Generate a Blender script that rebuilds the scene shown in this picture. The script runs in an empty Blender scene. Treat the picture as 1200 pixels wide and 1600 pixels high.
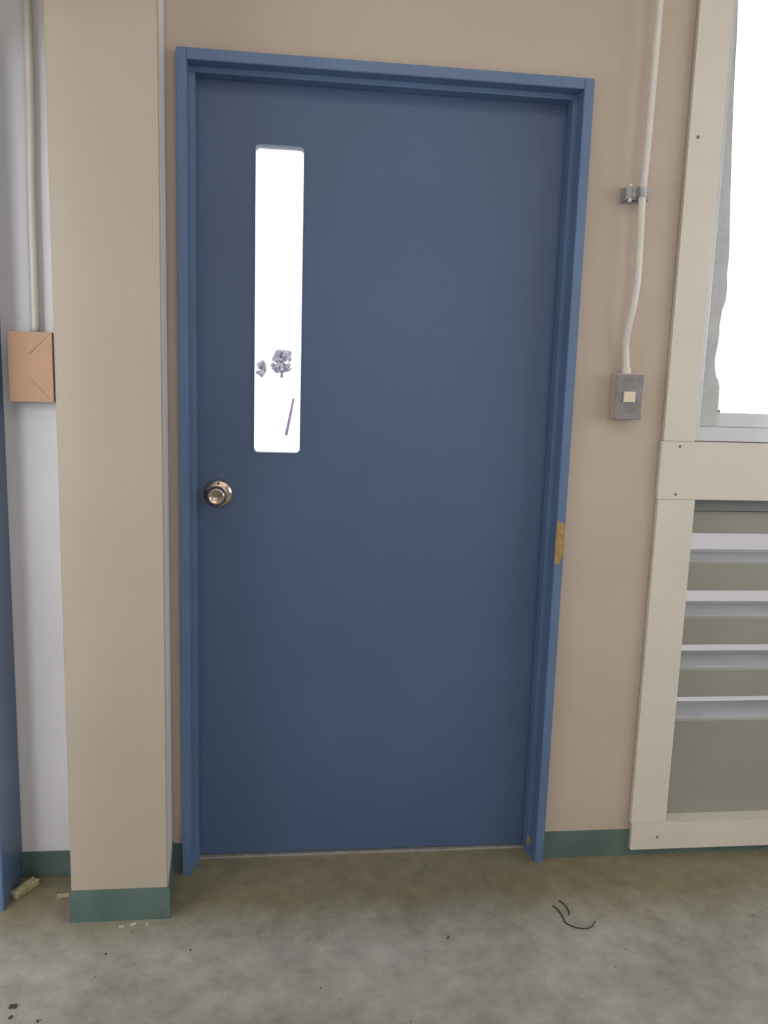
import bpy, bmesh, math, random
from mathutils import Vector
random.seed(7)
C = bpy.context.scene.collection
S = bpy.context.scene

# ------------------------------------------------------------------ camera
cam_d = bpy.data.cameras.new('camera')
cam = bpy.data.objects.new('camera', cam_d); C.objects.link(cam)
cam_d.sensor_fit = 'VERTICAL'; cam_d.sensor_height = 24.0
cam_d.lens = 1251.0 / 1600.0 * 24.0
cam.location = (0.29170, -2.12295, 1.36113)
cam.rotation_euler = tuple(math.radians(a) for a in (81.2026, -1.76938, -6.32311))
cam_d.clip_start = 0.05
S.camera = cam

# ------------------------------------------------------------------ sky (bright overcast)
w = bpy.data.worlds.new('world'); S.world = w; w.use_nodes = True
wb = w.node_tree.nodes['Background']
wb.inputs[0].default_value = (0.93, 0.96, 1.0, 1); wb.inputs[1].default_value = 1.9

def area(name, loc, target, sx, sy, power, col):
    l = bpy.data.lights.new(name, 'AREA'); l.shape = 'RECTANGLE'; l.size = sx; l.size_y = sy
    l.energy = power; l.color = col
    o = bpy.data.objects.new(name, l); C.objects.link(o); o.location = loc
    d = Vector(target) - Vector(loc)
    o.rotation_euler = d.to_track_quat('-Z', 'Y').to_euler()
    return o
# ceiling lamp, daylight from the right window and left doorway, plus added fill lamps
area('ceiling_lamp_light', (0.9, -1.75, 2.93), (0.9, -1.45, 0.0), 2.2, 0.5, 10.0, (1.0, 0.95, 0.90))
area('overhead_fill_light', (0.9, -3.2, 2.93), (0.9, -3.0, 0.0), 2.5, 0.6, 10.0, (1.0, 0.95, 0.90))  # unseen overhead lamp added to fill the room
area('right_window_light', (3.9, -2.0, 1.85), (0.6, 0.0, 1.3), 2.4, 1.3, 23.0, (0.90, 0.93, 1.0))
area('rear_fill_light', (1.0, -5.8, 1.9), (0.6, 0.0, 1.3), 3.5, 1.6, 13.0, (1.0, 0.93, 0.86))  # added lamp behind the viewer, lifts the overall level
area('left_doorway_light', (-1.6, -1.5, 1.35), (0.0, -0.3, 0.5), 1.3, 1.5, 24.0, (0.92, 0.95, 1.0))
area('bay_fill_light', (-0.98, -2.35, 1.75), (-0.36, 0.0, 1.0), 0.5, 1.5, 24.0, (0.92, 0.94, 1.0))  # unseen lamp added to brighten the bay left of the pillar

S.view_settings.view_transform = 'Standard'; S.view_settings.look = 'None'
S.view_settings.gamma = 1.0; S.view_settings.use_curve_mapping = False
S.view_settings.exposure = 0.0

# ------------------------------------------------------------------ helpers
def tag(o, label=None, cat=None, group=None, kind=None):
    if label: o['label'] = label
    if cat: o['category'] = cat
    if group: o['group'] = group
    if kind: o['kind'] = kind
    return o
def empty(name, loc=(0, 0, 0)):
    o = bpy.data.objects.new(name, None); C.objects.link(o); o.location = loc
    o.empty_display_size = 0.05
    return o
def link(name, bm, mat, parent=None, smooth=False):
    me = bpy.data.meshes.new(name)
    bmesh.ops.recalc_face_normals(bm, faces=bm.faces[:])
    off = Vector((0, 0, 0))
    if parent is not None:
        off = parent.location.copy() if parent.parent is None else parent.location + parent.parent.location
    bmesh.ops.translate(bm, verts=bm.verts[:], vec=-off)
    bm.to_mesh(me); bm.free()
    for m in (mat if isinstance(mat, (list, tuple)) else [mat]): me.materials.append(m)
    if smooth:
        for p in me.polygons: p.use_smooth = True
    o = bpy.data.objects.new(name, me); C.objects.link(o)
    if parent is not None: o.parent = parent
    return o
def bx(bm, x0, x1, y0, y1, z0, z1, bev=0.0, mi=0):
    b = bmesh.new()
    bmesh.ops.create_cube(b, size=1.0)
    for v in b.verts:
        v.co = Vector((x0 + (v.co.x + .5) * (x1 - x0), y0 + (v.co.y + .5) * (y1 - y0), z0 + (v.co.z + .5) * (z1 - z0)))
    if bev > 0:
        bmesh.ops.bevel(b, geom=b.edges[:], offset=bev, segments=2, profile=0.6, affect='EDGES')
    me = bpy.data.meshes.new('t'); b.to_mesh(me); b.free()
    n = len(bm.faces); bm.from_mesh(me); bpy.data.meshes.remove(me)
    bm.faces.ensure_lookup_table()
    for f in bm.faces[n:]: f.material_index = mi
    return bm
def box(name, x0, x1, y0, y1, z0, z1, mat, parent=None, bev=0.0):
    return link(name, bx(bmesh.new(), x0, x1, y0, y1, z0, z1, bev), mat, parent)
def prism(bm, pts, axis, a, b, mi=0):
    """extrude a polygon; axis 'y': pts are (x,z); 'z': pts are (x,y); 'x': pts are (y,z)"""
    def P(p, t):
        return {'y': (p[0], t, p[1]), 'z': (p[0], p[1], t), 'x': (t, p[0], p[1])}[axis]
    A = [bm.verts.new(P(p, a)) for p in pts]; B = [bm.verts.new(P(p, b)) for p in pts]
    n = len(pts); fs = [bm.faces.new(A), bm.faces.new(B[::-1])]
    for i in range(n): fs.append(bm.faces.new((A[i], B[i], B[(i + 1) % n], A[(i + 1) % n])))
    for f in fs: f.material_index = mi
    return bm
def tube(bm, pts, r, seg=14, caps=True):
    pts = [Vector(p) for p in pts]; rings = []
    rr = r if isinstance(r, (list, tuple)) else [r] * len(pts)
    t0 = (pts[1] - pts[0]).normalized()
    u = t0.cross(Vector((0.3, 1, 0.2))).normalized()
    for i, p in enumerate(pts):
        t = (pts[min(i + 1, len(pts) - 1)] - pts[max(i - 1, 0)]).normalized()
        u = (u - t * u.dot(t)).normalized(); v = t.cross(u)
        rings.append([bm.verts.new(p + (u * math.cos(k * 2 * math.pi / seg) + v * math.sin(k * 2 * math.pi / seg)) * rr[i]) for k in range(seg)])
    for a, b in zip(rings, rings[1:]):
        for k in range(seg): bm.faces.new((a[k], a[(k + 1) % seg], b[(k + 1) % seg], b[k]))
    if caps: bm.faces.new(rings[0][::-1]); bm.faces.new(rings[-1])
    return bm
def spline(pts, n=8):
    P = [Vector(p) for p in pts]; out = []
    for i in range(len(P) - 1):
        p0 = P[max(i - 1, 0)]; p1 = P[i]; p2 = P[i + 1]; p3 = P[min(i + 2, len(P) - 1)]
        for k in range(n):
            t = k / n
            out.append(0.5 * ((2 * p1) + (p2 - p0) * t + (2 * p0 - 5 * p1 + 4 * p2 - p3) * t * t + (3 * p1 - p0 - 3 * p2 + p3) * t ** 3))
    out.append(P[-1]); return out
def lathe_y(bm, cx, cz, prof, seg=32):
    """revolve (radius, y) profile round a y axis at (cx, cz)"""
    rings = []
    for r, y in prof:
        rings.append([bm.verts.new((cx + r * math.cos(k * 2 * math.pi / seg), y, cz + r * math.sin(k * 2 * math.pi / seg))) for k in range(seg)] if r > 1e-6
                     else [bm.verts.new((cx, y, cz))])
    for a, b in zip(rings, rings[1:]):
        for k in range(seg):
            k2 = (k + 1) % seg
            if len(a) == 1: bm.faces.new((a[0], b[k], b[k2]))
            elif len(b) == 1: bm.faces.new((a[k], a[k2], b[0]))
            else: bm.faces.new((a[k], a[k2], b[k2], b[k]))
    return bm

# ------------------------------------------------------------------ materials
def mat(name, col, rough=0.6, metal=0.0, var=0.06, scale=6.0, bump=0.0, bscale=120.0, spec=0.5, tint=None):
    m = bpy.data.materials.new(name); m.use_nodes = True
    nt = m.node_tree; N = nt.nodes; L = nt.links
    b = N['Principled BSDF']; b.inputs['Roughness'].default_value = rough
    b.inputs['Metallic'].default_value = metal; b.inputs['Specular IOR Level'].default_value = spec
    tc = N.new('ShaderNodeTexCoord')
    n = N.new('ShaderNodeTexNoise'); n.inputs['Scale'].default_value = scale; n.inputs['Detail'].default_value = 6
    L.new(tc.outputs['Object'], n.inputs['Vector'])
    r = N.new('ShaderNodeValToRGB'); L.new(n.outputs['Fac'], r.inputs['Fac'])
    t = tint or tuple(c * (1 - var) for c in col)
    r.color_ramp.elements[0].position = 0.32; r.color_ramp.elements[0].color = (*t, 1)
    r.color_ramp.elements[1].position = 0.68; r.color_ramp.elements[1].color = (*[min(1, c * (1 + var * .5)) for c in col], 1)
    L.new(r.outputs['Color'], b.inputs['Base Color'])
    if bump > 0:
        n2 = N.new('ShaderNodeTexNoise'); n2.inputs['Scale'].default_value = bscale; n2.inputs['Detail'].default_value = 3
        L.new(tc.outputs['Object'], n2.inputs['Vector'])
        bp = N.new('ShaderNodeBump'); bp.inputs['Strength'].default_value = bump; bp.inputs['Distance'].default_value = 0.002
        L.new(n2.outputs['Fac'], bp.inputs['Height']); L.new(bp.outputs['Normal'], b.inputs['Normal'])
    return m

M = {}
M['wall'] = mat('cream_wall_paint', (0.53, 0.432, 0.345), 0.55, var=0.05, scale=2.5, bump=0.25, bscale=260)
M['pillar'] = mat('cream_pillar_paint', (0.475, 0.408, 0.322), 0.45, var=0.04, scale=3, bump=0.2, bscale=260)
M['whitewall'] = mat('pale_grey_wall_paint', (0.82, 0.8, 0.81), 0.5, var=0.07, scale=4, bump=0.25, bscale=220)
M['trim'] = mat('cream_trim_paint', (0.7, 0.645, 0.56), 0.4, var=0.04, scale=4, bump=0.12, bscale=200)
M['blue'] = mat('blue_door_paint', (0.072, 0.117, 0.215), 0.42, var=0.07, scale=2.2, bump=0.2, bscale=300)
M['bluef'] = mat('blue_frame_paint', (0.11, 0.18, 0.315), 0.4, var=0.10, scale=5, bump=0.2, bscale=200)
M['green'] = mat('grey_green_vinyl_base', (0.105, 0.165, 0.145), 0.4, var=0.18, scale=9, bump=0.15, bscale=150)
M['alu'] = mat('anodised_aluminium', (0.60, 0.60, 0.60), 0.42, metal=0.35, var=0.06, scale=8)
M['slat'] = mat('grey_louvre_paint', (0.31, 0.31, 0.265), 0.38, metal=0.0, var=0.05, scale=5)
M['shelf'] = mat('lit_shelf_grey', (0.52, 0.54, 0.56), 0.5, var=0.08, scale=9)  # paler tone paints in the light falling on the level shelves
M['dgrey'] = mat('dark_grey_metal', (0.2, 0.22, 0.21), 0.5, var=0.1, scale=8)
M['plate'] = mat('grey_steel_cover_plate', (0.27, 0.25, 0.25), 0.45, metal=0.3, var=0.25, scale=30)
M['conduit'] = mat('painted_conduit', (0.72, 0.68, 0.60), 0.3, var=0.06, scale=20)
M['galv'] = mat('galvanised_clamp_steel', (0.42, 0.43, 0.44), 0.4, metal=0.5, var=0.2, scale=60)
M['orange'] = mat('orange_beige_card', (0.6, 0.36, 0.215), 0.6, var=0.08, scale=14, tint=(0.56, 0.35, 0.215))
M['purple'] = mat('dark_plum_edge', (0.13, 0.08, 0.10), 0.6)
M['brass'] = mat('worn_bronze_plating', (0.60, 0.47, 0.38), 0.24, metal=1.0, var=0.12, scale=70)
M['button'] = mat('ivory_switch_plastic', (0.78, 0.68, 0.50), 0.35, var=0.03)
M['screw'] = mat('dull_screw_head', (0.22, 0.19, 0.18), 0.5, metal=0.4)
M['yellow'] = mat('bare_yellow_primer', (0.4, 0.25, 0.085), 0.6, var=0.25, scale=70)
M['wire'] = mat('dark_wire_insulation', (0.05, 0.055, 0.06), 0.5)
M['woodchip'] = mat('pale_scrap_wood', (0.46, 0.41, 0.22), 0.8, var=0.25, scale=60)
M['stone'] = mat('dark_grit', (0.07, 0.065, 0.06), 0.8, var=0.3, scale=90)
M['flake'] = mat('white_paint_flake', (0.62, 0.60, 0.52), 0.7)
M['threshold'] = mat('worn_threshold_steel', (0.45, 0.44, 0.40), 0.4, metal=0.5, var=0.2, scale=30)
M['stile_film'] = mat('ragged_grey_film', (0.52, 0.52, 0.52), 0.6, var=0.10, scale=25, bump=0.4, bscale=60)
M['yard'] = mat('pale_yard_concrete', (0.86, 0.85, 0.82), 0.9, var=0.1, scale=0.5)
M['bank'] = mat('dry_earth_bank', (0.9, 0.88, 0.86), 0.9, var=0.15, scale=0.4)
M['leaf'] = mat('far_foliage', (0.33, 0.3, 0.37), 0.9, var=0.3, scale=2)
M['post'] = mat('dark_post_paint', (0.2, 0.14, 0.25), 0.6)
M['ceil'] = mat('off_white_ceiling', (0.62, 0.60, 0.52), 0.8)

def floor_mat():
    m = bpy.data.materials.new('stained_concrete'); m.use_nodes = True
    nt = m.node_tree; N = nt.nodes; L = nt.links; b = N['Principled BSDF']
    tc = N.new('ShaderNodeTexCoord')
    def noise(s, d=6, rough=.6):
        n = N.new('ShaderNodeTexNoise'); n.inputs['Scale'].default_value = s; n.inputs['Detail'].default_value = d
        n.inputs['Roughness'].default_value = rough; L.new(tc.outputs['Object'], n.inputs['Vector']); return n
    def ramp(src, p0, c0, p1, c1):
        r = N.new('ShaderNodeValToRGB'); L.new(src, r.inputs['Fac'])
        r.color_ramp.elements[0].position = p0; r.color_ramp.elements[0].color = (*c0, 1)
        r.color_ramp.elements[1].position = p1; r.color_ramp.elements[1].color = (*c1, 1); return r
    def mix(a, bcol, fac, mode='MIX', f=1.0):
        x = N.new('ShaderNodeMix'); x.data_type = 'RGBA'; x.blend_type = mode
        if fac is not None: L.new(fac, x.inputs[0])
        else: x.inputs[0].default_value = f
        L.new(a, x.inputs[6]); L.new(bcol, x.inputs[7]); return x.outputs[2]
    base = ramp(noise(2.6, 8, .65).outputs['Fac'], .30, (0.33, 0.32, 0.275), .70, (0.54, 0.53, 0.485))
    # brown band along the wall and door, with a ragged edge
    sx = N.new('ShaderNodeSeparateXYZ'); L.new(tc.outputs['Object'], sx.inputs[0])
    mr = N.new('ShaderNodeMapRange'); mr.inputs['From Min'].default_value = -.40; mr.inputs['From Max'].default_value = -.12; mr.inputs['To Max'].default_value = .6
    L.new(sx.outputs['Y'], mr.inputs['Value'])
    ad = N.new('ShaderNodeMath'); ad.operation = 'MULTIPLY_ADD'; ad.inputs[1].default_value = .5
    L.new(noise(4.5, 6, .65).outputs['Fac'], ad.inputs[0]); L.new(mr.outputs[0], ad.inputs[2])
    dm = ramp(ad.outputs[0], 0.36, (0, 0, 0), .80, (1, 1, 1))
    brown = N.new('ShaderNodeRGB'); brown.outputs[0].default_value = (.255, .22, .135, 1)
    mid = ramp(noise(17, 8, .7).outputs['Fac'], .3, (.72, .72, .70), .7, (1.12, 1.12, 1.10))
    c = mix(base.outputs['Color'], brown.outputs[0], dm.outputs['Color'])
    c = mix(c, mid.outputs['Color'], None, 'MULTIPLY', 1.0)
    # pale scuffs
    sc = ramp(noise(31, 5, .8).outputs['Fac'], .635, (0, 0, 0), .72, (1, 1, 1))
    pale = N.new('ShaderNodeRGB'); pale.outputs[0].default_value = (.50, .49, .42, 1)
    c = mix(c, pale.outputs[0], sc.outputs['Color'])
    # dark pits
    pt = ramp(noise(58, 3, .5).outputs['Fac'], .71, (0, 0, 0), .75, (1, 1, 1))
    dark = N.new('ShaderNodeRGB'); dark.outputs[0].default_value = (.07, .065, .05, 1)
    c = mix(c, dark.outputs[0], pt.outputs['Color'])
    L.new(c, b.inputs['Base Color'])
    rr = ramp(noise(9, 6).outputs['Fac'], .3, (.27,) * 3, .7, (.50,) * 3); L.new(rr.outputs['Color'], b.inputs['Roughness'])
    bp = N.new('ShaderNodeBump'); bp.inputs['Strength'].default_value = .35; bp.inputs['Distance'].default_value = .004
    L.new(noise(45, 6, .7).outputs['Fac'], bp.inputs['Height']); L.new(bp.outputs['Normal'], b.inputs['Normal'])
    return m
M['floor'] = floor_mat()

def glass_mat():
    m = bpy.data.materials.new('clear_window_glass'); m.use_nodes = True
    nt = m.node_tree; nt.nodes.clear(); N = nt.nodes; L = nt.links
    o = N.new('ShaderNodeOutputMaterial'); mx = N.new('ShaderNodeMixShader')
    t = N.new('ShaderNodeBsdfTransparent'); t.inputs[0].default_value = (.95, .96, .97, 1)
    g = N.new('ShaderNodeBsdfGlossy'); g.inputs['Roughness'].default_value = 0.02
    fr = N.new('ShaderNodeFresnel'); fr.inputs['IOR'].default_value = 1.45
    L.new(fr.outputs[0], mx.inputs[0]); L.new(t.outputs[0], mx.inputs[1]); L.new(g.outputs[0], mx.inputs[2]); L.new(mx.outputs[0], o.inputs[0])
    return m
M['glass'] = glass_mat()
def glow_sheet_mat():
    m = bpy.data.materials.new('milky_glow_sheet'); m.use_nodes = True
    nt = m.node_tree; nt.nodes.clear(); N = nt.nodes; L = nt.links
    o = N.new('ShaderNodeOutputMaterial'); mx = N.new('ShaderNodeMixShader'); mx.inputs[0].default_value = .15
    t = N.new('ShaderNodeBsdfTranslucent'); t.inputs[0].default_value = (.64, .615, .62, 1)
    d = N.new('ShaderNodeBsdfDiffuse'); d.inputs[0].default_value = (.5, .5, .5, 1)
    L.new(t.outputs[0], mx.inputs[1]); L.new(d.outputs[0], mx.inputs[2]); L.new(mx.outputs[0], o.inputs[0])
    return m
M['glow_sheet'] = glow_sheet_mat()

# ------------------------------------------------------------------ setting
RX = 2.62                      # right end of the window / louvre opening
FX = 1.037                     # door frame outer width
ZH = 2.15                      # door frame outer height
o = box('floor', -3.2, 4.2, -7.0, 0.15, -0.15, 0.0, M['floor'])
tag(o, 'stained grey concrete floor', kind='structure')
o = box('ceiling', -0.75, 4.2, -7.0, 0.15, 3.0, 3.12, M['ceil']); tag(o, 'off-white ceiling above the door', kind='structure')
b = bmesh.new(); T = 0.15
bx(b, -0.24, 0.012, 0, T, 0, 3.0)
bx(b, 0.012, FX - 0.012, 0, T, ZH - 0.012, 3.0)
bx(b, FX - 0.012, 1.40, 0, T, 0, 3.0)
bx(b, 1.40, RX, 0, T, 2.72, 3.0)
bx(b, 1.40, RX, 0, T, 1.082, 1.240)
bx(b, 1.40, RX, 0, T, 0, 0.105)
bx(b, RX, 4.2, 0, T, 0, 3.0)
o = link('wall_back', b, M['wall']); tag(o, 'cream painted wall around the blue door', kind='structure')
o = box('wall_back_left', -0.75, -0.24, 0, T, 0, 3.0, M['whitewall'])
tag(o, 'pale wall bay between the pillar and the left corner', kind='structure')
b = bmesh.new()
bx(b, -0.60, -0.436, -0.156, 0, 2.152, 3.0); bx(b, -0.60, -0.436, -1.17, -0.156, 2.152, 3.0); bx(b, -0.60, -0.436, -7.0, -1.17, 0, 3.0)
o = link('wall_left', b, M['whitewall']); tag(o, 'pale side wall with the open doorway', kind='structure')
b = bmesh.new()
bx(b, 4.05, 4.2, -7, 0, 0, 1.0); bx(b, 4.05, 4.2, -7, 0, 2.6, 3.0); bx(b, 4.05, 4.2, -.7, 0, 1.0, 2.6); bx(b, 4.05, 4.2, -7, -3.8, 1.0, 2.6)
o = link('wall_right', b, M['wall']); tag(o, 'cream side wall with a long window opening', kind='structure')

b = bmesh.new()
bx(b, -3.2, -3.1, -3.2, .6, 0, 2.5); bx(b, -3.1, -.60, .5, .6, 0, 2.5); bx(b, -3.1, -.60, -3.2, -3.1, 0, 2.5); bx(b, -3.2, -.60, -3.2, .6, 2.5, 2.6)
o = link('wall_sky_block', b, M['wall']); tag(o, 'unseen cream walls added to block the sky beyond the left doorway', kind='structure')  # unseen box added so sky light stays out of the left doorway
b = bmesh.new()
bx(b, -0.60, 4.2, -7.15, -7.0, 0, 0.9); bx(b, -0.60, 4.2, -7.15, -7.0, 2.5, 3.0); bx(b, -0.60, 0.4, -7.15, -7.0, 0.9, 2.5); bx(b, 3.6, 4.2, -7.15, -7.0, 0.9, 2.5)
o = link('wall_rear', b, M['wall']); tag(o, 'cream rear wall behind the viewer with a wide window opening', kind='structure')

# pillar (side face slightly splayed back to the wall)
pl = empty('pillar', (-0.13, -0.1, 0)); tag(pl, 'square cream pillar standing left of the blue door', kind='structure')
pl.name = 'trim_1'
b = prism(bmesh.new(), [(-0.250, -0.204), (-0.011, -0.204), (-0.030, 0.0), (-0.250, 0.0)], 'z', 0.0, 3.0)
bmesh.ops.bevel(b, geom=[e for e in b.edges if abs(e.verts[0].co.z - e.verts[1].co.z) > 1], offset=0.003, segments=2, affect='EDGES')
b.normal_update()
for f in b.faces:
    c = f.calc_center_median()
    if c.x > -.03 and -.19 < c.y < -.01: f.material_index = 1     # right side face takes the paler material
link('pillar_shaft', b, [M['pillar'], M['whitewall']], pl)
b = prism(bmesh.new(), [(-0.2535, -0.2085), (-0.0065, -0.2085), (-0.0255, 0.0), (-0.0295, 0.0), (-0.0108, -0.2042), (-0.2502, -0.2042), (-0.2502, -0.002), (-0.2535, -0.002)], 'z', 0.0, 0.086)
o = link('pillar_base', b, M['green'], pl); o['label'] = 'grey-green vinyl base wrapped round the pillar foot'

o = box('baseboard_left', -0.431, -0.2545, -0.005, 0.0, 0, 0.073, M['green'], bev=.001); tag(o, 'grey-green vinyl baseboard left of the pillar', kind='structure')
o = box('baseboard_middle', -0.0250, -0.001, -0.005, 0.0, 0, 0.083, M['green'], bev=.001); tag(o, 'short grey-green baseboard between pillar and door frame', kind='structure')
o = box('baseboard_right', FX + .001, 4.05, -0.005, 0.0, 0, 0.082, M['green'], bev=.001); tag(o, 'grey-green vinyl baseboard right of the door', kind='structure')

# ------------------------------------------------------------------ blue door
D = empty('door_1', (0.52, 0, 0)); tag(D, 'blue flush steel door with a tall narrow glass', kind='structure')
YF = -0.025; F = 0.026; YS = 0.018; ST = 0.013; YD = 0.060
def jamb(x_out, s):
    # double-rabbet profile in plan; s=+1 left jamb, -1 right jamb
    pr = [(0, YF), (F, YF), (F, YS), (F + ST, YS), (F + ST, YD - .002), (F, YD - .002), (F, .15), (0, .15)]
    b = prism(bmesh.new(), [(x_out + s * x, y) for x, y in pr], 'z', 0.0, ZH)
    ed = [e for e in b.edges if abs(e.verts[0].co.z - e.verts[1].co.z) > 1 and e.verts[0].co.y < 0.05]
    bmesh.ops.bevel(b, geom=ed, offset=0.0018, segments=2, affect='EDGES')
    return link('door_jamb', b, M['bluef'], D)
jamb(0, 1); jr = jamb(FX, -1)
b = prism(bmesh.new(), [(YF, ZH), (YF, ZH - F), (.15, ZH - F), (.15, ZH)], 'x', F + .0003, FX - F - .0003)
bmesh.ops.bevel(b, geom=[e for e in b.edges if all(v.co.y < 0 and v.co.z < ZH - .01 for v in e.verts)], offset=.0015, segments=2, affect='EDGES')
prism(b, [(YS, ZH - F + .001), (YS, ZH - F - ST), (YD - .002, ZH - F - ST), (YD - .002, ZH - F + .001)], 'x', F + ST - .001, FX - F - ST + .001)
link('frame_head', b, M['bluef'], D)
# door leaf with rounded vision opening
def rrect(x0, x1, z0, z1, r, n=6):
    out = []
    for cx, cz, a0 in ((x1 - r, z1 - r, 0), (x0 + r, z1 - r, 90), (x0 + r, z0 + r, 180), (x1 - r, z0 + r, 270)):
        for k in range(n + 1):
            a = math.radians(a0 + 90 * k / n); out.append((cx + r * math.cos(a), cz + r * math.sin(a)))
    return out
def plate_with_hole(bm, X0, X1, Z0, Z1, hole, ya, yb):
    n = len(hole)
    cx = (min(p[0] for p in hole) + max(p[0] for p in hole)) / 2; cz = (min(p[1] for p in hole) + max(p[1] for p in hole)) / 2
    q = n // 4
    corners = [(X1, Z1), (X0, Z1), (X0, Z0), (X1, Z0)]
    for y, fl in ((ya, 0), (yb, 1)):
        H = [bm.verts.new((p[0], y, p[1])) for p in hole]; K = [bm.verts.new((p[0], y, p[1])) for p in corners]
        if fl == 0: H0, K0 = H, K
        else: H1, K1 = H, K
        for c in range(4):
            seg = H[c * q:(c + 1) * q]
            for a, bb in zip(seg, seg[1:]): bm.faces.new((K[c], a, bb))
            nx = H[((c + 1) * q) % n]
            bm.faces.new((K[c], seg[-1], nx, K[(c + 1) % 4]))
    for i in range(n): bm.faces.new((H0[i], H0[(i + 1) % n], H1[(i + 1) % n], H1[i]))
    for i in range(4): bm.faces.new((K0[i], K1[i], K1[(i + 1) % 4], K0[(i + 1) % 4]))
    return bm
LX0, LX1, LZ0, LZ1 = F + .004, FX - F - .004, 0.010, ZH - F - .004
GX0, GX1, GZ0, GZ1 = 0.185, 0.3095, 1.1785, 1.9665
b = plate_with_hole(bmesh.new(), LX0, LX1, LZ0, LZ1, rrect(GX0, GX1, GZ0, GZ1, .012), YD, YD + .044)
link('door_leaf', b, M['blue'], D)
b = plate_with_hole(bmesh.new(), GX0 - .004, GX1 + .004, GZ0 - .004, GZ1 + .004, rrect(GX0 + .001, GX1 - .001, GZ0 + .001, GZ1 - .001, .011), YD - .0016, YD - .0002)
o = link('glazing_bead', b, M['blue'], D)
b = prism(bmesh.new(), rrect(GX0 - .004, GX1 + .004, GZ0 - .004, GZ1 + .004, .0115), 'y', YD + .010, YD + .014)
o = link('glass_pane', b, M['glass'], D); o['label'] = 'tall narrow clear glass pane'
# knob set
KX, KZ = 0.092, 1.066
kn = link('door_knob', lathe_y(bmesh.new(), KX, KZ, [(0.0, YD - .004), (.0125, YD - .006), (.011, YD - .022), (.0135, YD - .028), (.0215, YD - .036), (.0255, YD - .046),
     (.0262, YD - .053), (.0245, YD - .061), (.0205, YD - .0665), (.0175, YD - .068), (.0165, YD - .0665), (.0, YD - .0655)]), M['brass'], D, smooth=True)
kn['label'] = 'round bronze-toned door knob'
r = link('knob_rosette', lathe_y(bmesh.new(), KX, KZ, [(0, YD - .0005), (.0375, YD - .0005), (.0378, YD - .003), (.0355, YD - .0065), (.030, YD - .0085), (.022, YD - .0125), (.018, YD - .0130), (.0, YD - .0130)], 40), M['brass'], D, smooth=True)
r['label'] = 'round bronze-toned backing rose'
k = bx(bmesh.new(), KX - .0055, KX + .0055, YD - .072, YD - .0645, KZ - .0022, KZ + .0022, .0008)
link('turn_button', k, M['dgrey'], kn)
k = lathe_y(bmesh.new(), KX + .001, KZ + .0285, [(0, YD - .0115), (.0032, YD - .0112), (.0036, YD - .0085)], 12)
link('rose_screw', k, M['purple'], r, smooth=True)
# yellow bare patch on the right jamb
pts = []
for i, z in enumerate([0.893, 0.905, 0.93, 0.955, 0.98, 1.0, 1.018]):
    pts.append((FX - .0255 + (.002 if i in (0, 6) else 0) + random.uniform(0, .001), z))
for z, dx in [(1.010, .006), (1.0, .001), (0.96, .0004), (0.93, .001), (0.912, .004), (0.898, .010)]:
    pts.append((FX - dx, z))
b = prism(bmesh.new(), pts, 'y', YF - .0009, YF + .0004)
o = link('bare_patch', b, M['yellow'], D); o['label'] = 'yellow bare patch where blue paint is missing'
box('bare_patch', FX - F - ST + .0005, FX - F - .004, YS - .0008, YS + .001, .032, .058, M['yellow'], D)
o = box('threshold', F + .001, FX - F - .001, .052, .150, -.002, .0045, M['threshold'], D, .001); o['label'] = 'thin worn metal strip under the door'

# ------------------------------------------------------------------ open doorway at the left corner
E_ = empty('door_2', (-0.5, -0.6, 0)); tag(E_, 'blue painted frame of the open doorway at the left edge', kind='structure')
def side_jamb(y0, y1, s):
    b = bmesh.new()
    pr = [(-0.432, y0), (-0.432, y1 + s * 0), (-0.62, y1), (-0.62, y0)]
    pts = [(-0.432, y0), (-0.432, y1), (-0.475, y1), (-0.475, y1 - s * -.014), (-0.54, y1 - s * -.014), (-0.54, y1), (-0.62, y1), (-0.62, y0)]
    prism(b, pts, 'z', 0, 2.15)
    ed = [e for e in b.edges if abs(e.verts[0].co.z - e.verts[1].co.z) > 1]
    bmesh.ops.bevel(b, geom=ed, offset=.002, segments=2, affect='EDGES')
    link('door_jamb', b, M['bluef'], E_)
side_jamb(-0.002, -0.152, -1); side_jamb(-1.168, -1.12, 1)
box('frame_head', -.62, -.432, -1.1195, -.1525, 2.10, 2.15, M['bluef'], E_, .002)

# ------------------------------------------------------------------ window and cream casing
W = empty('window_1', (1.4, 0, 1.2)); tag(W, 'bright window in a cream board casing at the right', kind='structure')
CB0, CB1 = -0.018, -0.002
def board(x0, x1, z0, z1, dy=0.0):
    return box('casing_board', x0, x1, CB0 + dy, CB1, z0, z1, M['trim'], W, .0012)
board(1.302, 1.3915, 1.2418, 2.76)
board(1.2975, RX + .05, 1.0798, 1.2412, -.0006)
board(1.3005, 1.4085, 0.1085, 1.0792)
board(1.3045, RX + .05, 0.024, 0.1080)
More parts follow.
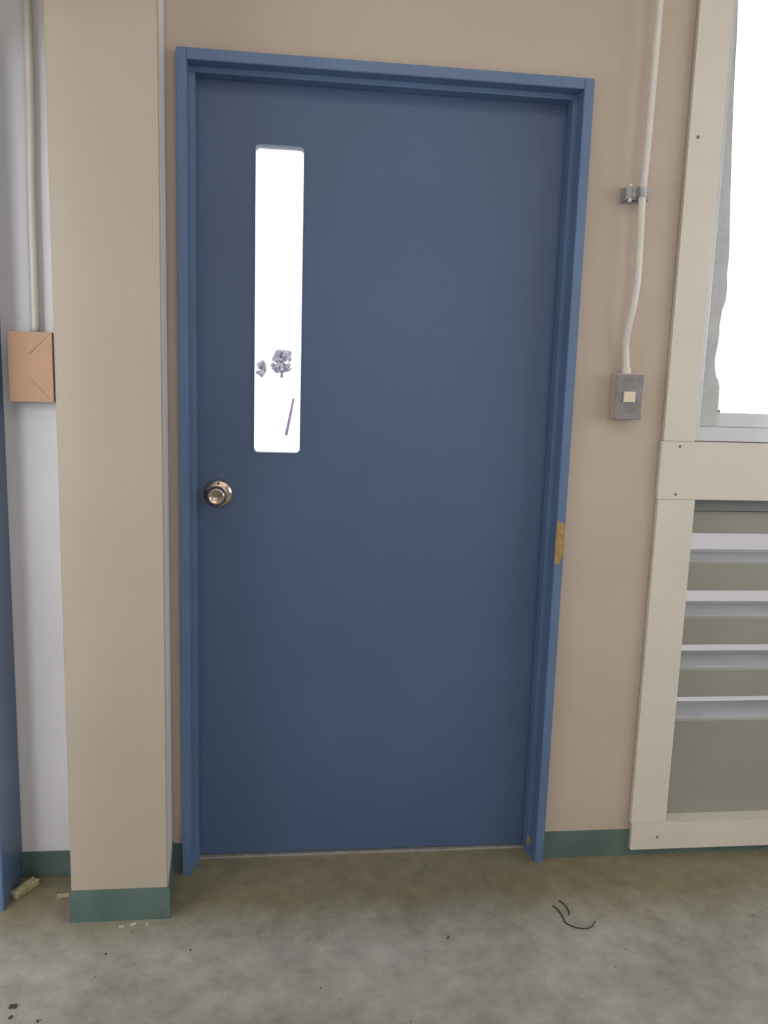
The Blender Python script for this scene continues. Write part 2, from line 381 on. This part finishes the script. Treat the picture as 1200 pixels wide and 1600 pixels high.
# anodised frame
box('frame_stile', 1.3935, 1.4055, -0.010, 0.09, 1.2435, 2.72, M['alu'], W, .0015)
box('frame_rail', 1.4060, RX - .001, -0.008, 0.09, 1.2435, 1.283, M['alu'], W, .0015)
edge = [(1.4075, 2.72), (1.4065, 2.50), (1.4075, 2.371), (1.413, 2.30), (1.416, 2.219), (1.422, 2.10), (1.430, 1.984), (1.437, 1.88), (1.446, 1.773), (1.448, 1.73), (1.447, 1.69), (1.451, 1.66),
        (1.450, 1.623), (1.443, 1.60), (1.439, 1.555), (1.441, 1.53), (1.439, 1.504), (1.435, 1.47), (1.437, 1.444), (1.443, 1.421), (1.4515, 1.408), (1.455, 1.395), (1.457, 1.357), (1.4565, 1.2838)]
b = prism(bmesh.new(), [(1.4058, 1.2838)] + [(1.4058, z) for z in (1.6, 2.0, 2.4, 2.72)] + edge, 'y', -.0065, .011)
o = link('glare_edge_film', b, M['stile_film'], W); o['label'] = 'grey film along the window stile, edge shaped to the glare'  # film outline shaped to follow the glare that eats into the frame
box('sash_rail', 1.4060, RX - .001, 0.012, 0.05, 1.2835, 1.3215, M['alu'], W, .001)
o = box('glass_pane', 1.4050, RX - .002, 0.028, 0.032, 1.321, 2.72, M['glass'], W)
# dark reveal line round the metal frame
box('shadow_gap', 1.3910, 1.3940, -0.006, 0.001, 1.2410, 2.72, M['purple'], W)
box('shadow_gap', 1.3940, RX - .001, -0.006, 0.001, 1.2408, 1.2437, M['purple'], W)
# small latch at the lower corner
o = box('window_latch', 1.4560, 1.4700, 0.004, 0.026, 1.3225, 1.3300, M['plate'], W, .001); o['label'] = 'small dark catch on the sash'
# screws
for x, z in ((1.326, 2.031), (1.3505, 1.2275), (1.3495, 1.094), (1.386, .063), (2.0, 1.2275), (2.0, 1.094), (2.0, .063)):
    b = lathe_y(bmesh.new(), x, z, [(.0042, CB0 + .0002), (.0040, CB0 - .0012), (.0025, CB0 - .0022), (0, CB0 - .0014)], 14)
    link('screw', b, M['screw'], W, smooth=True)

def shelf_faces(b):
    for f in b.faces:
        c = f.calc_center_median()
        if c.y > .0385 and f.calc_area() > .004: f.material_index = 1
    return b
# ------------------------------------------------------------------ louvre vent below the window
V = empty('louvre_vent', (2.0, 0.06, 0.107)); tag(V, 'grey horizontal louvre vent set in the cream casing under the window', 'vent')
VX0, VX1 = 1.4015, RX - .0015
zl = .415
b = prism(bmesh.new(), [(.034, .1068), (.034, zl - .010), (.038, zl - .003), (.045, zl), (.146, zl + .004), (.149, zl + .004), (.149, zl), (.046, zl - .004), (.041, zl - .006), (.038, zl - .011), (.038, .1068)], 'x', VX0, VX1)
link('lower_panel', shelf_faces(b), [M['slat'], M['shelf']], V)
for zl in (0.5725, 0.7310, 0.8940):
    zt = {0.5725: .480, 0.7310: .642, 0.8940: .806}[zl]
    b = bmesh.new()
    # thin bent sheet: flat face, then a nearly level shelf running outwards with a small up-turned lip
    pr = [(.034, zt), (.034, zl - .010), (.038, zl - .003), (.045, zl), (.146, zl + .004), (.146, zl + .012), (.149, zl + .012), (.149, zl), (.046, zl - .004), (.041, zl - .006), (.038, zl - .011), (.038, zt)]
    prism(b, pr, 'x', VX0, VX1)
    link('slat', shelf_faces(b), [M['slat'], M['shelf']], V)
b = prism(bmesh.new(), [(.034, .976), (.034, 1.040), (.040, 1.044), (.140, 1.050), (.140, 1.046), (.042, 1.040), (.038, 1.036), (.038, .976)], 'x', VX0, VX1)
link('slat', b, M['slat'], V)
box('top_shade_strip', VX0, VX1, .020, .030, 1.044, 1.0805, M['dgrey'], V)  # dark strip stands in for the shade beneath the header
o = box('gap_glow_sheet', VX0, VX1, .1498, .1512, .412, 1.08, M['glow_sheet'], V); o['label'] = 'milky pale sheet added to glow behind the slats'  # sheet added to set how bright the slat gaps look
box('sill_ledge', VX0, VX1, -.002, .0335, .1052, .1085, M['trim'], V)

# ------------------------------------------------------------------ conduit, clamp and switch at right
cd = empty('electrical_conduit', (1.175, -0.05, 1.43)); tag(cd, 'thin cream metal conduit running down to the grey switch right of the door', 'conduit')
path = [(1.183, -.050, 3.0), (1.180, -.050, 2.3), (1.177, -.050, 2.0), (1.174, -.050, 1.87), (1.177, -.050, 1.75), (1.178, -.049, 1.66), (1.175, -.046, 1.60), (1.169, -.038, 1.545), (1.168, -.028, 1.50), (1.174, -.023, 1.46), (1.178, -.022, 1.424)]
link('conduit_pipe', tube(bmesh.new(), spline(path, 8), .0098, 18), M['conduit'], cd, smooth=True)
link('conduit_connector', tube(bmesh.new(), [(1.1775, -.022, 1.4195), (1.1775, -.022, 1.436)], .0130, 18), M['conduit'], cd)
cl = empty('conduit_clamp', (1.165, -0.02, 1.88)); tag(cl, 'small galvanised standoff clamp holding the right-hand conduit', 'clamp')
b = bmesh.new(); bx(b, 1.136, 1.198, -.004, 0, 1.858, 1.898, .001); bx(b, 1.136, 1.140, -.038, -.004, 1.862, 1.894, .0005); bx(b, 1.194, 1.198, -.038, -.004, 1.862, 1.894, .0005); bx(b, 1.140, 1.194, -.0385, -.0355, 1.862, 1.894, .0005)
link('clamp_channel', b, M['galv'], cl)
b = bmesh.new()
ringp = []
for k in range(17):
    a = math.radians(180 * k / 16); ringp.append((1.1742 - .0125 * math.cos(a), -.050 - .0125 * math.sin(a)))
inn = [(1.1742 - .0103 * math.cos(math.radians(180 * k / 16)), -.050 - .0103 * math.sin(math.radians(180 * k / 16))) for k in range(16, -1, -1)]
outer = [(1.1617 - .011, -.0390), (1.1617 - .011, -.0415), (1.1617, -.0415)] + ringp + [(1.1867, -.0415), (1.1977, -.0415), (1.1977, -.0390), (1.1845, -.0390)] + inn + [(1.1639, -.0390)]
prism(b, outer, 'z', 1.866, 1.890)
link('clamp_saddle', b, M['galv'], cl)
for zz in (1.896, 1.859):
    link('clamp_screw', tube(bmesh.new(), [(1.1450, -.043, zz), (1.1450, -.0345, zz)], .0042, 10), M['button'], cl)

sw = empty('light_switch', (1.184, -0.02, 1.358)); tag(sw, 'grey steel switch box with small ivory push button right of the door', 'switch')
link('switch_box', bx(bmesh.new(), 1.1475, 1.2200, -.0385, 0, 1.2985, 1.4190, .002), M['wall'], sw)
link('cover_plate', bx(bmesh.new(), 1.1455, 1.2210, -.0415, -.0386, 1.2975, 1.4170, .0012), M['plate'], sw)
link('push_button', bx(bmesh.new(), 1.1665, 1.1985, -.0475, -.0416, 1.3440, 1.3720, .0015), M['button'], sw)
b = lathe_y(bmesh.new(), 1.184, 1.3075, [(.0035, -.0416), (.0032, -.0428), (0, -.0430)], 12); link('plate_screw', b, M['galv'], sw, smooth=True)

# ------------------------------------------------------------------ left conduit and orange box
cd2 = empty('electrical_conduit', (-0.34, -0.02, 1.47)); tag(cd2, 'thin white conduit dropping into the orange box left of the pillar', 'conduit')
path = [(-.336, -.022, 3.0), (-.337, -.022, 2.3), (-.339, -.022, 2.0), (-.343, -.022, 1.8), (-.344, -.022, 1.6), (-.345, -.022, 1.4715)]
link('conduit_pipe', tube(bmesh.new(), spline(path, 6), .0100, 18), M['conduit'], cd2, smooth=True)
ob = empty('wall_box', (-0.35, -0.02, 1.385)); tag(ob, 'orange-beige paper-covered junction box on the wall left of the pillar', 'box')
X0, X1, Z0, Z1, YB = -.4035, -.2985, 1.3005, 1.4705, -.046
link('box_body', bx(bmesh.new(), X0 + .002, X1 + .003, YB + .003, 0, Z0 + .001, Z1 - .001, .001), M['purple'], ob)
link('paper_cover', bx(bmesh.new(), X0, X1, YB, YB + .0028, Z0, Z1, .0008), M['orange'], ob)
XC = (X0 + X1) / 2
for tri, nm in (([(X0 + .002, Z1 - .001), (X1 - .002, Z1 - .001), (XC, Z1 - .052)], 'top_flap'), ([(X0 + .002, Z0 + .001), (XC - .004, Z0 + .060), (X1 - .002, Z0 + .001)], 'bottom_flap')):
    b = bmesh.new(); f = [b.verts.new((x, YB - .0002, z)) for x, z in tri]; g = [b.verts.new((x, YB - (.0026 if i == (2 if nm == 'top_flap' else 1) else .0010), z)) for i, (x, z) in enumerate(tri)]
    b.faces.new(f); b.faces.new(g[::-1])
    for i in range(3): b.faces.new((f[i], g[i], g[(i + 1) % 3], f[(i + 1) % 3]))
    link(nm, b, M['orange'], ob)

# ------------------------------------------------------------------ bits on the floor
def wirebit(name, pts, label):
    b = tube(bmesh.new(), spline(pts, 8), .0016, 8)
    o = link(name, b, M['wire'], None, smooth=True); tag(o, label, 'wire', 'dark wire scraps on the floor'); return o
wirebit('wire_scrap', [(1.000, -.226, .002), (1.010, -.245, .0016), (1.012, -.275, .0016), (1.013, -.296, .0016), (1.030, -.314, .0018), (1.055, -.322, .002), (1.075, -.316, .003), (1.090, -.300, .006)], 'longer hook-shaped dark wire scrap on the floor below the right jamb')
wirebit('wire_scrap', [(1.024, -.205, .002), (1.034, -.222, .0016), (1.037, -.245, .0016), (1.033, -.266, .0016)], 'short curved dark wire scrap beside the longer hooked wire')

def chunk(name, cx, cy, lx, ly, lz, rot, m, label, cat, group=None, seed=0, tilt=0.0, z0=0.0):
    rnd = random.Random(seed); b = bmesh.new(); bmesh.ops.create_cube(b, size=1.0)
    bmesh.ops.subdivide_edges(b, edges=b.edges[:], cuts=1, use_grid_fill=True)
    for v in b.verts:
        v.co = Vector((v.co.x * lx * rnd.uniform(.8, 1.1), v.co.y * ly * rnd.uniform(.8, 1.1), (v.co.z + .5) * lz * (rnd.uniform(.75, 1.1) if v.co.z > 0 else 1)))
        v.co.z += tilt * (v.co.x / lx + .55)
    bmesh.ops.bevel(b, geom=b.edges[:], offset=min(lx, ly, lz) * .12, segments=1, affect='EDGES')
    o = link(name, b, m); o.location = (cx, cy, z0); o.rotation_euler = (0, 0, rot)
    tag(o, label, cat, group); return o
chunk('wood_scrap', -.406, -.070, .078, .026, .020, math.radians(58), M['woodchip'], 'oblong yellowish wood scrap leaning near the left baseboard', 'scrap', 'wood scraps in the left corner', seed=3)
chunk('wood_scrap', -.290, -.098, .050, .012, .006, math.radians(8), M['woodchip'], 'thin flat wood splinter beside the pillar foot', 'scrap', 'wood scraps in the left corner', seed=5)
for i, (x, y, lx, lab) in enumerate([
    (-.300, -.485, .016, 'dark grit crumb nearest the left frame edge'), (-.295, -.515, .009, 'small dark grit crumb just below the largest crumb'),
    (-.235, -.530, .007, 'dark grit crumb at the bottom left corner of the floor'), (-.139, -.330, .006, 'tiny dark crumb in front of the pillar'),
    (.695, -.330, .007, 'lone dark crumb on the floor before the door centre'), (.06, -.33, .005, 'tiny dark crumb right of the pillar foot')]):
    chunk('grit_crumb', x, y, lx, lx * .6, lx * .4, i * .9, M['stone'], lab, 'grit', 'dark grit crumbs on the floor', seed=20 + i)
for i, (x, y, lx, lab) in enumerate([
    (-.122, -.232, .012, 'white paint flake at the front of the pillar base'), (-.095, -.226, .015, 'wider white paint flake beside the pillar base centre'),
    (-.060, -.226, .009, 'small white paint flake near the right corner of the pillar base')]):
    chunk('paint_flake', x, y, lx, lx * .5, .002, i * .7, M['flake'], lab, 'flake', 'white paint flakes by the pillar', seed=40 + i)

# ------------------------------------------------------------------ outside
o = box('yard_ground', -60, 90, .16, 120, -.30, -.15, M['yard']); tag(o, 'pale yard ground outside beyond the door', kind='structure')
b = prism(bmesh.new(), [(56, -.15), (60, 1.6), (64, 1.95), (119, 2.0), (119, -.15)], 'x', -50, 80)
o = link('earth_bank', b, M['bank']); tag(o, 'low pale earth bank far outside', kind='structure')
def shrub(x, y, z, r, h, n, seed, label):
    rnd = random.Random(seed); t = empty('shrub', (x, y, z)); tag(t, label, 'shrub', 'far shrubs on the bank')
    b = bmesh.new()
    for k in range(n):
        a = rnd.uniform(0, 6.28); q = r * math.sqrt(rnd.random()); hh = h * rnd.uniform(.25, 1)
        c = Vector((x + q * math.cos(a), y + q * math.sin(a), z + hh)); s = rnd.uniform(.08, .24)
        bmesh.ops.create_icosphere(b, subdivisions=1, radius=s, matrix=__import__('mathutils').Matrix.Translation(c))
    o = link('foliage', b, M['leaf'], t)
    link('trunk', tube(bmesh.new(), [(x, y, z - .1), (x + .1, y, z + h * .8)], [.12, .05], 8), M['post'], t)
shrub(-.75, 64.6, 1.92, .75, 2.1, 120, 4, 'taller far shrub seen through the lower door glass')
shrub(-2.35, 64.6, 1.92, .35, 1.2, 26, 5, 'low far shrub left of the taller one')
pst = empty('yard_post', (.066, 22.5, -.15)); tag(pst, 'thin dark leaning post outside seen through the door glass', 'post')
link('post_shaft', tube(bmesh.new(), [(.066, 22.5, -.15), (.272, 22.5, .93)], [.045, .036], 10), M['post'], pst)
link('post_cap', tube(bmesh.new(), [(.272, 22.5, .93), (.279, 22.5, .96)], [.042, .030], 10), M['post'], pst)
